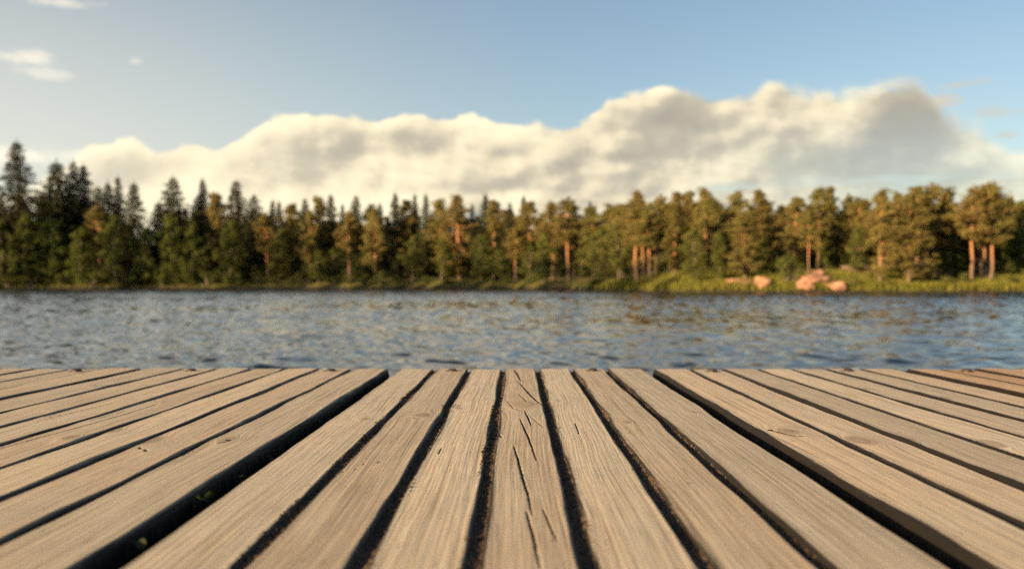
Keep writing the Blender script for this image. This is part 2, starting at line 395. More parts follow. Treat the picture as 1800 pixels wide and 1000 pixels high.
ZZ = ground_z(XX, YY)
ni, nj = TT.shape
idx = np.arange(ni * nj).reshape(ni, nj)
q = np.stack([idx[:-1, :-1], idx[1:, :-1], idx[1:, 1:], idx[:-1, 1:]], -1).reshape(-1, 4)
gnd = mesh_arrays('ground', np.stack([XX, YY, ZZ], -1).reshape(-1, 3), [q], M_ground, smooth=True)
tag(gnd, kind='structure')

# water: a polar sheet with real waves, finer towards the dock
angs = np.concatenate([np.linspace(-math.pi, -.66, 90, endpoint=False), np.linspace(-.66, .66, 760, endpoint=False), np.linspace(.66, math.pi, 90)])
rr = [.4]
while rr[-1] < 1400:
    r_ = rr[-1]; rr.append(r_ + (.30 if r_ < 4 else max(.032, r_ * .0036) if r_ < 200 else r_ * .05))
rr = np.array(rr)
A, RR = np.meshgrid(angs, rr, indexing='ij')
WX = RR * np.sin(A); WY = RR * np.cos(A); WZ = np.zeros_like(WX)
cell = np.maximum(RR * .0036, .032) * 2.5
wr = np.random.default_rng(11)
for i in range(46):
    lam = .26 * (1.5 / .26) ** wr.uniform(0, 1)
    th = R(-22) + wr.normal() * .95                            # wind blows roughly towards the dock
    kx, ky = math.sin(th) * 6.283 / lam, math.cos(th) * 6.283 / lam
    amp = .0036 * lam ** 1.0 * wr.uniform(.5, 1.3)
    fade = np.clip((lam / cell - .6) / 1.0, 0, 1)
    ph = kx * WX + ky * WY + wr.uniform(0, 6.28)
    s_ = np.sin(ph)
    WZ += amp * fade * (s_ + .22 * np.cos(2 * ph))
gx = np.clip((RR - 24) / 70, 0, 1); WZ *= 1 + 1.8 * gx * gx * (3 - 2 * gx)       # more wind out on the open lake
# gusts: calmer and rougher patches
WZ *= 1.0 + .4 * np.sin(WX * .21 + 1.3 * np.sin(WY * .11)) * np.sin(WY * .17 + .7)
ni, nj = A.shape
idx = np.arange(ni * nj).reshape(ni, nj)
q = np.stack([idx[:-1, :-1], idx[:-1, 1:], idx[1:, 1:], idx[1:, :-1]], -1).reshape(-1, 4)
q = q[:, ::-1]
q2 = np.stack([idx[-1, :-1], idx[-1, 1:], idx[0, 1:], idx[0, :-1]], -1)[:, ::-1]
wat = mesh_arrays('water', np.stack([WX, WY, WZ], -1).reshape(-1, 3), [np.concatenate([q, q2])], M_water, smooth=True)
tag(wat, kind='structure')

# ------------------------------------------------------------------ the dock
HC = .235
DOCK_TOP = CAM_H - HC
dock_geo = Geo()
for yb in (.35, 1.5, 2.62): dock_geo.box(-1.86, 1.86, yb - .05, yb + .05, -.20, -.092)
for xb in (-1.5, 1.5):
    for yb in (.35, 2.62): dock_geo.box(xb - .06, xb + .06, yb - .062, yb + .062, -3.3, -.2005)
dock = dock_geo.build('wooden_dock', M_beam)
dock.location = (0, 0, DOCK_TOP); dock.rotation_euler = (-.004, 0, -.004)
tag(dock, 'weathered grey wooden dock of parallel planks reaching out over the lake', 'dock')

def DP(px, py):
    y = F * HC / (py - 507); return ((px - 907) / (py - 507) * HC, y)
YEND = 2.94
KN = {  # (panel, plank): [(px, py, radius, pressed edge)]
    (-1, 6): [(398, 773, .015)], (-1, 5): [(262, 775, .020)], (-1, 3): [(120, 770, .012)], (-1, 1): [(160, 716, .010)], (-1, 4): [(200, 758, .013)],
    (0, 1): [(742, 731, .016)], (0, 3): [(917, 711, .030)], (0, 5): [(1100, 742, .009)], (0, 0): [(640, 735, .008)],
    (1, 0): [(1385, 757, .019)], (1, 1): [(1512, 772, .022)], (1, 2): [(1590, 771, .015)], (1, 3): [(1740, 778, .019)], (1, 5): [(1660, 700, .012)],
    (2, 0): [(1700, 662, .014)],
}
CR = {  # (panel, plank): [([(px,py)...], half width)]
    (0, 3): [([(904, 650), (909, 658), (916, 671)], .0034), ([(907, 668), (920, 681), (930, 693), (942, 704), (955, 714)], .0030), ([(913, 694), (926, 707)], .0014),
             ([(922, 722), (928, 735), (934, 749)], .0019), ([(914, 737), (921, 752), (932, 778), (943, 810)], .0019), ([(903, 785), (910, 806), (919, 842), (928, 872), (936, 906)], .0020),
             ([(926, 900), (936, 940), (950, 1000)], .0017), ([(955, 895), (965, 920), (978, 950)], .0011), ([(888, 702), (902, 718), (921, 724)], .0009), ([(875, 761), (882, 770)], .0014), ([(930, 731), (948, 745), (957, 752)], .0007)],
    (0, 1): [([(700, 733), (722, 730), (738, 732)], .0010), ([(720, 735), (742, 738)], .0007), ([(600, 830), (606, 829)], .0015), ([(622, 826), (626, 825)], .0022), ([(638, 817), (642, 816)], .0018), ([(664, 814), (667, 812)], .0018)],
    (1, 0): [([(1352, 754), (1364, 757), (1382, 762), (1402, 766), (1420, 765)], .0026), ([(1352, 753), (1356, 755)], .0055), ([(1362, 748), (1390, 748), (1424, 752)], .0007)],
    (1, 1): [([(1500, 790), (1530, 802), (1556, 815)], .0011)],
    (1, 3): [([(1760, 790), (1800, 800)], .0018)],
    (-1, 6): [([(380, 780), (392, 778), (404, 776)], .0028), ([(398, 774), (406, 775)], .0045), ([(300, 808), (340, 792)], .0008)],
    (-1, 3): [([(0, 788), (60, 772), (150, 748), (230, 725), (290, 706)], .0014), ([(150, 742), (220, 722)], .0010)],
    (-1, 4): [([(270, 706), (330, 692)], .0010)],
    (-1, 5): [([(243, 787), (247, 790)], .0022), ([(253, 790), (257, 794)], .0020)],
    (-1, 2): [([(60, 742), (200, 708)], .0009)],
    (0, 2): [([(802, 716), (812, 709)], .0008), ([(770, 800), (776, 786)], .0007)],
    (0, 4): [([(1010, 740), (1018, 762)], .0007)],
    (2, 0): [([(1640, 660), (1760, 673)], .0012)],
    (-2, 6): [([(40, 671), (130, 656)], .0012)],
}
def plank(name, x0, x1, seed, knots, cracks, parent, mat, holes=(), fine=1.6e-3, bevel=.005, dz=0., dtilt=0., dend=0., ragged=1.0):
    rg = np.random.default_rng(seed)
    yend = YEND + dend
    ys = np.concatenate([np.arange(-.55, .6, .03), np.arange(.6, yend - .022, .0045), yend - .022 * np.cos(np.linspace(0, math.pi / 2, 9))[:], ])
    ys = np.unique(np.round(ys, 5)); ny = len(ys)
    W = x1 - x0; nt = int(W / fine) + 1; na = 7
    # edges that wander, with dents
    eL = .0011 * ragged * noise1(ys, seed + 1, 1.3, 4); eR = .0011 * ragged * noise1(ys, seed + 2, 1.3, 4)
    rL = bevel * (1 + .45 * noise1(ys, seed + 3, 1.0, 3)); rR = bevel * (1 + .45 * noise1(ys, seed + 4, 1.0, 3))
    rL = np.clip(rL, .0025, .016); rR = np.clip(rR, .0025, .016)
    for (kx, ky, kr) in knots:                                   # a knot swells the nearer edge
        gss = np.exp(-((ys - ky) / (.05 + kr)) ** 2)
        if kx - x0 < .036: eL -= .0045 * gss; rL += .004 * gss
        if x1 - kx < .036: eR += .0045 * gss; rR += .004 * gss
    endr = np.clip((ys - (yend - .022)) / .022, 0, 1)             # rounded far end
    pin = .011 * (1 - np.sqrt(1 - np.clip(endr, 0, .999) ** 2))
    xl = x0 + eL + pin; xr = x1 + eR - pin
    zend = -.007 * (1 - np.sqrt(1 - np.clip(endr, 0, .999) ** 2))
    s = np.linspace(0, 1, nt)
    X = (xl + rL)[:, None] * (1 - s) + (xr - rR)[:, None] * s
    th = np.linspace(0, math.pi / 2, na + 1)[1:]
    Xa = (xl + rL)[:, None] - rL[:, None] * np.sin(th)[None]; Za = -rL[:, None] * (1 - np.cos(th))[None] * 1.25
    Xb = (xr - rR)[:, None] + rR[:, None] * np.sin(th)[None]; Zb = -rR[:, None] * (1 - np.cos(th))[None] * 1.25
    sz = np.array([-.020, -.032, -.046])
    Xsl = np.repeat(xl[:, None], 3, 1) + .0012 * rg.normal(size=(ny, 3)); Xsr = np.repeat(xr[:, None], 3, 1) + .0012 * rg.normal(size=(ny, 3))
    XF = np.concatenate([Xsl[:, ::-1], Xa[:, ::-1], X, Xb, Xsr], 1)
    ZF = np.concatenate([np.repeat(sz[::-1][None], ny, 0), Za[:, ::-1], np.zeros((ny, nt)), Zb, np.repeat(sz[None], ny, 0)], 1)
    nc = XF.shape[1]; YF = np.repeat(ys[:, None], nc, 1)
    topm = np.concatenate([np.zeros(3), np.ones(na), np.ones(nt), np.ones(na), np.zeros(3)])[None]
    side = np.concatenate([np.ones(3), np.linspace(1, .42, na) ** (.6 if bevel < .006 else .40), np.clip(.42 - np.minimum(np.arange(nt), np.arange(nt)[::-1]) * W / nt / .006 * .42, 0, 1), np.linspace(.42, 1, na) ** (.7 if bevel < .006 else .85), np.ones(3)])  # sun-facing edge is darkened further in, painting out its sunlit rim
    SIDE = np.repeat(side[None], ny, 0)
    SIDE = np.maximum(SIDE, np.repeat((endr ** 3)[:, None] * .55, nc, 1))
    # grain coordinate: flow lines parted by the knots
    PSI = XF + (ys * rg.uniform(-.012, .012))[:, None] + .0035 * noise1(ys, seed + 9, .6, 2)[:, None]
    CUP = .05 * rg.uniform(-1, 1)
    PSI = PSI + CUP * (XF - x0) * (YF - 1.5) * .35
    KM = np.zeros_like(XF); BZ = np.zeros_like(XF)
    base = PSI.copy()
    for (kx, ky, kr) in knots:
        ddx = XF - kx; ddy = (YF - ky) / 2.4
        r2 = ddx ** 2 + ddy ** 2; r_ = np.sqrt(r2)
        base = base - ddx * np.minimum(kr ** 2 / np.maximum(r2, 1e-9), 1.0)
        ins = np.clip((kr - r_) / (kr * .35), 0, 1)
        base = np.where(r_ < kr, base + .9 * (kr - r_), base)
        KM = np.maximum(KM, ins * (.55 if kr > .025 else .9))
        BZ += .0011 * np.exp(-(r_ / (kr * 1.5)) ** 2)
    CK = np.zeros_like(XF)
    for (pl, hw) in cracks:
        P = np.array(pl)
        dmin = np.full(XF.shape, 1.0); wmin = np.zeros(XF.shape)
        cum = np.linspace(0, 1, len(P))
        for i in range(len(P) - 1):
            a, b_ = P[i], P[i + 1]; ab = b_ - a; L = (ab ** 2).sum() + 1e-12
            jig = .0004 * noise1(ys, seed + 40, 7, 2)[:, None]
            u = np.clip(((XF + jig - a[0]) * ab[0] + (YF - a[1]) * ab[1]) / L, 0, 1)
            dd = np.sqrt((XF + jig - a[0] - u * ab[0]) ** 2 + ((YF - a[1] - u * ab[1])) ** 2)
            tw = cum[i] + u * (cum[i + 1] - cum[i]); wd = .68 * hw * np.clip(np.sin(math.pi * (.06 + .88 * tw)) ** .6, .15, 1)
            k = dd / wd < dmin / np.maximum(wmin, 1e-9) if i else np.ones_like(dd, bool)
            dmin = np.where(k, dd, dmin); wmin = np.where(k, wd, wmin)
        CK = np.maximum(CK, (.16 if hw < .00065 else 1.0) * np.clip(1.7 - 1.15 * dmin / np.maximum(wmin, 1e-6), 0, 1))
    for (hx, hy, hr) in holes:                                   # countersunk bore
        dh = np.sqrt((XF - hx) ** 2 + (YF - hy) ** 2)
        HK = np.clip((hr - dh) / .0035 + .5, 0, 1); CK = np.maximum(CK, HK); BZ = BZ - .004 * HK
    CK = np.clip(CK, 0, 1) * topm
    ZF = ZF + topm * (BZ - (.004 if fine < 1.3e-3 else .0012) * np.clip((CK - .5) * 2, 0, 1)) + topm * .0004 * noise1(ys, seed + 5, 2.2, 3)[:, None]
    ZF += zend[:, None] * topm + dz + dtilt * (XF - (x0 + x1) / 2)
    ZF -= .0006 * topm * ((XF - (x0 + x1) / 2) / (W / 2)) ** 2
    V = np.stack([XF, YF, ZF], -1).reshape(-1, 3)
    idx = np.arange(ny * nc).reshape(ny, nc)
    q = np.stack([idx[:-1, :-1], idx[:-1, 1:], idx[1:, 1:], idx[1:, :-1]], -1).reshape(-1, 4)
    under = np.stack([idx[:-1, -1], idx[:-1, 0], idx[1:, 0], idx[1:, -1]], -1)
    q = np.concatenate([q, under])
    cap1 = idx[-1][None]; cap0 = idx[0][::-1][None]
    GR = np.stack([base, YF, np.full_like(XF, seed * .731 % 37)], -1).reshape(-1, 3)
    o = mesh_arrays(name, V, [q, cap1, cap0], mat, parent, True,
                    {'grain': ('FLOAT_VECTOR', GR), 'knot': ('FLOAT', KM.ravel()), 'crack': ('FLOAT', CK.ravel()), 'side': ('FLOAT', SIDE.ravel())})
    return o

def screw(parent, x, y, z):
    """countersunk bore with a screw head sitting in it"""
    g = Geo(); k = 18; a = np.arange(k) * 6.2832 / k; c, s = np.cos(a), np.sin(a)
    rings = []
    for r_, zz in ((.0150, -.001), (.0146, .0055), (.0112, .0098), (.0050, .0112)):
        rings.append(np.stack([x + r_ * c, y + r_ * s, np.full(k, z + zz)], -1))
    v = np.concatenate(rings); f = [(i * k + j, i * k + (j + 1) % k, (i + 1) * k + (j + 1) % k, (i + 1) * k + j) for i in range(3) for j in range(k)]
    g.add(v, f)
    g.add(rings[3], None, [(0, j, j + 1) for j in range(1, k - 1)])
    return g.build('screw_head', M_screw, parent)

bounds = {
    0: [-1.43, -1.0, -.575, -.155, .265, .69, 1.11, 1.56],
    -1: [-4.60, -4.15, -3.72, -3.30, -2.875, -2.45, -2.04, -1.59],
    1: [1.72, 2.15, 2.575, 3.0, 3.43, 3.85, 4.28, 4.70],
}
bounds[-2] = [b_ - 3.12 for b_ in bounds[-1]]; bounds[2] = [b_ + 3.13 for b_ in bounds[1]]
gapw = {0: .0122, -1: .0046, 1: .0050, -2: .005, 2: .005}
pl_label = {0: 'dock panel between the two nearest wide gaps, dirt packed between its planks', -1: 'dock panel with knotty plank beside the weedy wide gap', 1: 'dock panel whose first plank has a cracked knot', -2: 'outer dock panel partly out of view beside the knotty panel', 2: 'reddish brown outer dock panel'}
for pn in (-2, -1, 0, 1, 2):
    bb = bounds[pn]; gw = gapw[pn]
    g = Geo()
    g.box(bb[0] * HC + .01, bb[-1] * HC - .01, 2.60, 2.72, -.0895, -.0475); g.box(bb[0] * HC + .012, bb[0] * HC + .06, .3, 2.5975, -.0895, -.0475); g.box(bb[-1] * HC - .06, bb[-1] * HC - .012, .3, 2.5975, -.0895, -.0475); g.box(bb[0] * HC + .01, bb[-1] * HC - .01, .2, .2975, -.0895, -.0475)
    pan = g.build('dock_panel', M_beam, dock); pan['label'] = pl_label[pn]
    for i in range(7):
        x0 = bb[i] * HC + (gw / 2 if i else 0); x1 = bb[i + 1] * HC - (gw / 2 if i < 6 else 0)
        sd_ = 100 + (pn + 3) * 20 + i
        rg = np.random.default_rng(sd_)
        kn = [(*DP(a, b_), r_) for a, b_, r_ in KN.get((pn, i), [])]
        if abs(pn) == 2 or not kn:
            kn = kn + [(x0 + (x1 - x0) * rg.uniform(.1, .9), rg.uniform(1.7, 2.8), rg.uniform(.004, .008))]
        ck = [([DP(*p) for p in pl], hw) for pl, hw in CR.get((pn, i), [])]
        for _ in range(int(rg.integers(1, 4))):                 # hairline checks along the grain
            cx = x0 + (x1 - x0) * rg.uniform(.12, .88); cy = rg.uniform(.9, 2.8); cl = rg.uniform(.05, .22); sl = rg.uniform(-.03, .03)
            ck.append(([np.array((cx + sl * cl * q_ + .0006 * math.sin(q_ * 9), cy + cl * q_)) for q_ in (0, .33, .66, 1)], rg.uniform(.0003, .0006)))
        hol = [((x0 + x1) / 2 + rg.uniform(-.008, .008), 2.850 + rg.uniform(-.012, .006), .0185)] if i in (1, 5) else []
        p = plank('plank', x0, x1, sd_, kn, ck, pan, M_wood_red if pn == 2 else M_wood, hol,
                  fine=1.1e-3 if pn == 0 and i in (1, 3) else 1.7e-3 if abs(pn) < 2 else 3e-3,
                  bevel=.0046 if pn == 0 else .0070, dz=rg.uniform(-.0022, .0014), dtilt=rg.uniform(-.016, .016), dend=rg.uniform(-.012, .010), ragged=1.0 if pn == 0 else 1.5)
        if i in (1, 5):
            screw(pan, hol[0][0], hol[0][1], -.0048)

# packed dirt in the gaps of the middle panel (crumbly surface a little below the boards)
dv, df, n0 = [], [], 0
for i in range(1, 7):
    xc = bounds[0][i] * HC
    ys = np.concatenate([np.arange(-.5, .6, .02), np.arange(.6, 2.9, .0028)]); xs = np.linspace(-.0115, .0115, 15)
    YY_, XX_ = np.meshgrid(ys, xs, indexing='ij')
    rg = np.random.default_rng(60 + i)
    z = -.0075 + .0018 * noise1(ys, 70 + i, 2, 3)[:, None] + .0013 * rg.normal(size=YY_.shape).clip(-1.5, 2.2) + .0016 * (rg.random(YY_.shape) > .95)
    z += .004 * np.clip(np.abs(xs) / .009, 0, 1)[None] ** 3
    idx = np.arange(YY_.size).reshape(YY_.shape) + n0; n0 += YY_.size
    dv.append(np.stack([XX_ + xc + .0012 * rg.normal(size=YY_.shape), YY_, z], -1).reshape(-1, 3))
    df.append(np.stack([idx[:-1, :-1], idx[:-1, 1:], idx[1:, 1:], idx[1:, :-1]], -1).reshape(-1, 4))
dirt = mesh_arrays('dirt', np.concatenate(dv), [np.concatenate(df)], M_dirt)
dirt.location = dock.location; dirt.rotation_euler = dock.rotation_euler
tag(dirt, 'dark crumbly dirt packed in the gaps of the middle planks', 'dirt', kind='stuff')

# soil that has gathered on ledges under the two wide gaps; the weeds root in it
g = Geo()
for (xa, xb, zz) in ((-1.59 * HC - .004, -1.43 * HC + .002, -.046), (1.56 * HC - .002, 1.72 * HC + .004, -.046)):
    ys = np.concatenate([np.arange(-.5, .6, .05), np.arange(.6, 2.72, .006)]); xs = np.linspace(xa, xb, 13)
    YY_, XX_ = np.meshgrid(ys, xs, indexing='ij'); rg = np.random.default_rng(int(abs(xa) * 1e4))
    z = zz + .003 * rg.normal(size=YY_.shape).clip(-2, 2) + .004 * noise1(ys, 8, 3, 3)[:, None]
    idx = np.arange(YY_.size).reshape(YY_.shape)
    g.add(np.stack([XX_, YY_, z], -1).reshape(-1, 3), np.stack([idx[:-1, :-1], idx[:-1, 1:], idx[1:, 1:], idx[1:, :-1]], -1).reshape(-1, 4))
soil = g.build('soil', M_dirt); soil.location = dock.location; soil.rotation_euler = dock.rotation_euler
tag(soil, 'dark soil gathered deep in the two wide gaps of the dock', 'soil', kind='stuff')

def weed(px, py, lab, n_leaf, hgt, lsize, seed):
    x, y = DP(px, py); x = -1.46 * HC - .004
    root = empty('weed', (0, 0, 0)); root.parent = None
    rg = np.random.default_rng(seed)
    root.location = (x, y, DOCK_TOP - .004 * y - .045)
    g = Geo(); tips = []
    for i in range(n_leaf):
        a = rg.uniform(0, 6.28); sp = rg.uniform(.001, .012)
        tip = np.array([-abs(math.cos(a)) * sp, math.sin(a) * sp * 2.0, hgt * rg.uniform(.55, 1.0)])
        g.tube([(0, 0, 0), tip * .5 + np.array([0, .002, .003]), tip], [.0008, .0006, .0005], 5); tips.append(tip)
    g.build('stem', M_weed, root, True)
    for tip in tips:
        g = Geo(); L = lsize * rg.uniform(.75, 1.2); a = rg.uniform(0, 6.28)
        n = 7; rows = []
        for j in range(n):
            u = j / (n - 1); wdt = L * .42 * math.sin(math.pi * (.04 + .92 * u)) ** .8
            for sgn in (-1, 0, 1):
                rows.append((sgn * wdt, (u - .1) * L, -.12 * L * (1 - abs(sgn)) + .35 * L * u * u * .4))
        v = np.array(rows); tl = rg.uniform(.2, .9)
        rx = np.array([[1, 0, 0], [0, math.cos(tl), -math.sin(tl)], [0, math.sin(tl), math.cos(tl)]]); rz = np.array([[math.cos(a), -math.sin(a), 0], [math.sin(a), math.cos(a), 0], [0, 0, 1]])
        v = v @ rx.T @ rz.T + tip
        f = [(r_ * 3 + c_, r_ * 3 + c_ + 1, r_ * 3 + c_ + 4, r_ * 3 + c_ + 3) for r_ in range(n - 1) for c_ in range(2)]
        g.add(v, f); g.build('leaf', M_weed, root, True)
    tag(root, lab, 'weed', 'weeds growing out of the wide gap')
weed(485, 788, 'small green weed in the wide gap, farthest from the viewer', 4, .036, .011, 1)
weed(430, 830, 'small weed with brownish sprig in the wide gap, second farthest', 3, .041, .010, 2)
weed(380, 866, 'weed with the largest oval green leaf in the wide gap', 4, .042, .015, 3)
weed(275, 940, 'low dim weed deep in the wide gap, nearest the viewer', 5, .034, .012, 4)

# ------------------------------------------------------------------ trees
def spruce_proto(seed, H=22., RW=3.0, thin=1.0, dens=1.0):
    rg = np.random.default_rng(seed); g = Geo(); tr = Geo()
    n = 9; zz = np.linspace(-.6, H * .985, n); lean = rg.normal(0, .12, 2)
    tr.tube([(lean[0] * (z / H) ** 2 * 2, lean[1] * (z / H) ** 2 * 2, z) for z in zz], [.26 * (1 - max(z, 0) / H) ** .85 + .015 for z in zz])
    z = H * .06
    while z < H * .97:
        f = 1 - z / H
        r0 = RW * (f ** .74) * (.55 + .45 * min(1, (z / H) / .12)) + .10
        nb = int(rg.integers(5, 8))
        a0 = rg.uniform(0, 6.28)
        for b_ in range(nb):
            a = a0 + b_ * 6.283 / nb + rg.normal(0, .22); L = r0 * rg.uniform(.45, 1.18)
            m = max(4, int(L * 13 * dens))
            u = rg.uniform(.08, 1, m) ** .75
            droop = -L * (.30 * u - .16 * u ** 3) * (1.0 if f > .3 else .4)
            sw = rg.normal(0, .13 + .16 * L * .5 * (1 - u * .5), m)
            P = np.stack([np.cos(a) * u * L - np.sin(a) * sw, np.sin(a) * u * L + np.cos(a) * sw, z + droop - np.abs(rg.normal(0, .16, m))], -1)
            g.cards(P, (.20 + .20 * f) * thin, rg, .25, .8)
        z += .30 + .34 * f * rg.uniform(.7, 1.3)
    P = np.stack([rg.normal(0, .05, 24), rg.normal(0, .05, 24), H * rg.uniform(.955, 1.0, 24)], -1); g.cards(P, .12, rg)
    return tr, g, M_spruce_bark, M_spruce, H

def clumps(g, C, rad, per, size, rg, squash=.62):
    for c, r_ in zip(C, rad):
        d = rg.normal(size=(per, 3)); d /= np.linalg.norm(d, axis=1)[:, None]
        rr_ = r_ * rg.uniform(.25, 1.0, per) ** .5 * np.where(rg.random(per) < .14, rg.uniform(1.0, 1.6, per), 1.0)
        P = c + d * rr_[:, None] * np.array([1, 1, squash])
        g.cards(P, size, rg, N=d + np.array([0, 0, .25]) + .5 * np.array([c[0], c[1], 0]) / (np.hypot(c[0], c[1]) + .3))

def pine_proto(seed, H=18., base=.42, spread=2.6, nl=46, wild=1.0):
    rg = np.random.default_rng(seed); g = Geo(); tr = Geo()
    n = 12; zz = np.linspace(-.6, H * .97, n); wob = np.cumsum(rg.normal(0, .10, (n, 2)), 0) * .8; wob -= wob[0]
    pts = np.stack([wob[:, 0], wob[:, 1], zz], -1)
    tr.tube(pts, [.27 * (1 - max(z, 0) / H) ** .7 + .03 for z in zz], 8)
    C, rad = [], []
    for i in range(nl):
        u = (i + rg.random()) / nl; z = H * (base + (.97 - base) * u)
        prof = math.sin(math.pi * min(1, .16 + .80 * u)) ** .7
        L = spread * prof * rg.choice([rg.uniform(.25, .8), rg.uniform(.7, 1.3)]) * (1.0 if u < .85 else .6)
        a = rg.uniform(0, 6.283); p0 = np.array([np.interp(z, zz, pts[:, 0]), np.interp(z, zz, pts[:, 1]), z])
        tip = p0 + np.array([math.cos(a) * L, math.sin(a) * L, L * rg.uniform(-.12, .42) * wild])
        mid = (p0 + tip) / 2 + np.array([0, 0, -.12 * L])
        tr.tube([p0, mid, tip], [.075, .05, .02], 5)
        C.append(tip); rad.append(rg.uniform(.4, .95))
        for _ in range(2): w_ = rg.uniform(.25, .8); C.append(mid * (1 - w_) + tip * w_ + rg.normal(0, .42, 3)); rad.append(rg.uniform(.35, .85))
    C.append(pts[-1] + np.array([0, 0, .05])); rad.append(.7)
    for i in range(5):                                           # a few dead low limbs
        z = H * rg.uniform(.10, max(base, .14)); a = rg.uniform(0, 6.283); L = rg.uniform(.5, 1.5)
        p0 = np.array([np.interp(z, zz, pts[:, 0]), np.interp(z, zz, pts[:, 1]), z])
        tr.tube([p0, p0 + np.array([math.cos(a) * L, math.sin(a) * L, -.15])], [.04, .012], 4)
    clumps(g, C, rad, 56, .20, rg, .75)
    return tr, g, M_pine_bark, M_pine, H

def leafy_proto(seed, H=12., base=.12, spread=2.6, nl=52, mat=None, slim=1.0):
    rg = np.random.default_rng(seed); g = Geo(); tr = Geo()
    zz = np.linspace(-.4, H * .9, 8); wob = np.cumsum(rg.normal(0, .12, (8, 2)), 0); wob -= wob[0]
    pts = np.stack([wob[:, 0], wob[:, 1], zz], -1)
    tr.tube(pts, [.17 * (1 - max(z, 0) / H) ** .8 + .02 for z in zz], 7)
    C, rad = [], []
    for i in range(nl):
        u = (i + rg.random()) / nl; z = H * (base + (.97 - base) * u)
        prof = (math.sin(math.pi * min(1, .20 + .78 * u)) ** .75)
        L = spread * slim * prof * rg.uniform(.25, 1.1); a = rg.uniform(0, 6.283)
        p0 = np.array([np.interp(z * .9, zz, pts[:, 0]), np.interp(z * .9, zz, pts[:, 1]), z * .9])
        tip = np.array([p0[0] + math.cos(a) * L, p0[1] + math.sin(a) * L, z + rg.normal(0, .2)])
        tr.tube([p0, tip], [.045, .012], 4)
        C.append(tip); rad.append(rg.uniform(.75, 1.3) * (1.0 - .35 * u))
    clumps(g, C, rad, 120, .20, rg, .8)
    return tr, g, M_birch_bark, mat or M_leaf, H

def shrub_proto(seed, mat):
    rg = np.random.default_rng(seed); g = Geo(); tr = Geo(); H = 3.
    C, rad = [], []
    for i in range(16):
        a = rg.uniform(0, 6.283); L = rg.uniform(.2, 1.5); z = H * rg.uniform(.2, .88) * (1 - .25 * L / 1.5)
        tip = np.array([math.cos(a) * L, math.sin(a) * L, z]); tr.tube([(0, 0, -.2), tip * .5, tip], [.05, .03, .012], 4)
        C.append(tip); rad.append(rg.uniform(.4, .7))
    clumps(g, C, rad, 85, .12, rg, .85)
    return tr, g, M_birch_bark, mat, H

protos = {}
def proto(kind, i):
    if (kind, i) in protos: return protos[(kind, i)]
    j, i = i, i % 10
    if kind == 'spruce': p = spruce_proto(10 + j, RW=[4.9, 5.8, 4.2, 5.4, 3.6][i], dens=1.5)
    elif kind == 'pine': p = pine_proto(300 + j, base=[.22, .26, .16, .46, .09, .15][i], spread=[2.9, 2.7, 2.6, 3.3, 3.0, 2.1][i], nl=[70, 64, 74, 54, 86, 70][i])
    elif kind == 'leafy': p = leafy_proto(500 + j, spread=[2.6, 3.2, 2.2, 1.7][i])
    elif kind == 'alder': p = leafy_proto(600 + j, base=.04, spread=[3.2, 3.8, 2.8][i], nl=66, mat=M_leafdark)
    elif kind == 'shrub': p = shrub_proto(80 + i, M_leaf)
    else: p = shrub_proto(90 + i, M_leafdark)
    tr, g, bm_, fm, H = p
    mt = tr.build('trunk', bm_, None, True, link=False).data; mc = g.build('crown', fm, None, False, link=False).data
    for o in list(bpy.data.objects):
        if o.users_collection == () and o.data in (mt, mc): bpy.data.objects.remove(o)
    protos[(kind, j)] = (mt, mc, H); return protos[(kind, j)]
NAMES = {'spruce': 'spruce_tree', 'pine': 'pine_tree', 'leafy': 'birch_tree', 'alder': 'alder_tree', 'shrub': 'shrub', 'bush': 'shrub'}
GROUPS = {'spruce': 'spruces on the far shore', 'pine': 'pines on the far shore', 'leafy': 'leafy trees on the far shore', 'alder': 'leafy trees on the far shore', 'shrub': 'shrubs on the far bank', 'bush': 'shrubs on the far bank'}
def tree(px, topy, kind, i, d, label, wf=1.0, group=None, hgt=None):
    tt = T(px); Y = float(yshore(tt)) + d; X = tt * Y
    gz = float(ground_z(np.array(X), np.array(Y)))
    h_ = hgt if hgt else (500 - topy) / F * Y + CAM_H - gz
    mt, mc, H = proto(kind, i + 10 * random.randrange(2 if kind in ('spruce', 'pine', 'leafy', 'alder') else 1))
    root = empty(NAMES[kind], (X, Y, gz))
    s_ = h_ / H; k_ = random.uniform(.86, 1.16); root.scale = (s_ * wf * k_, s_ * wf / k_, s_); root.rotation_euler = (random.gauss(0, .022), random.gauss(0, .022), random.uniform(0, 6.28))
    for nm, me in (('trunk', mt), ('crown', mc)):
        o = bpy.data.objects.new(nm, me); col.objects.link(o); o.parent = root
    tag(root, label, 'shrub' if kind in ('shrub', 'bush') else 'tree', group or GROUPS[kind])
    return root
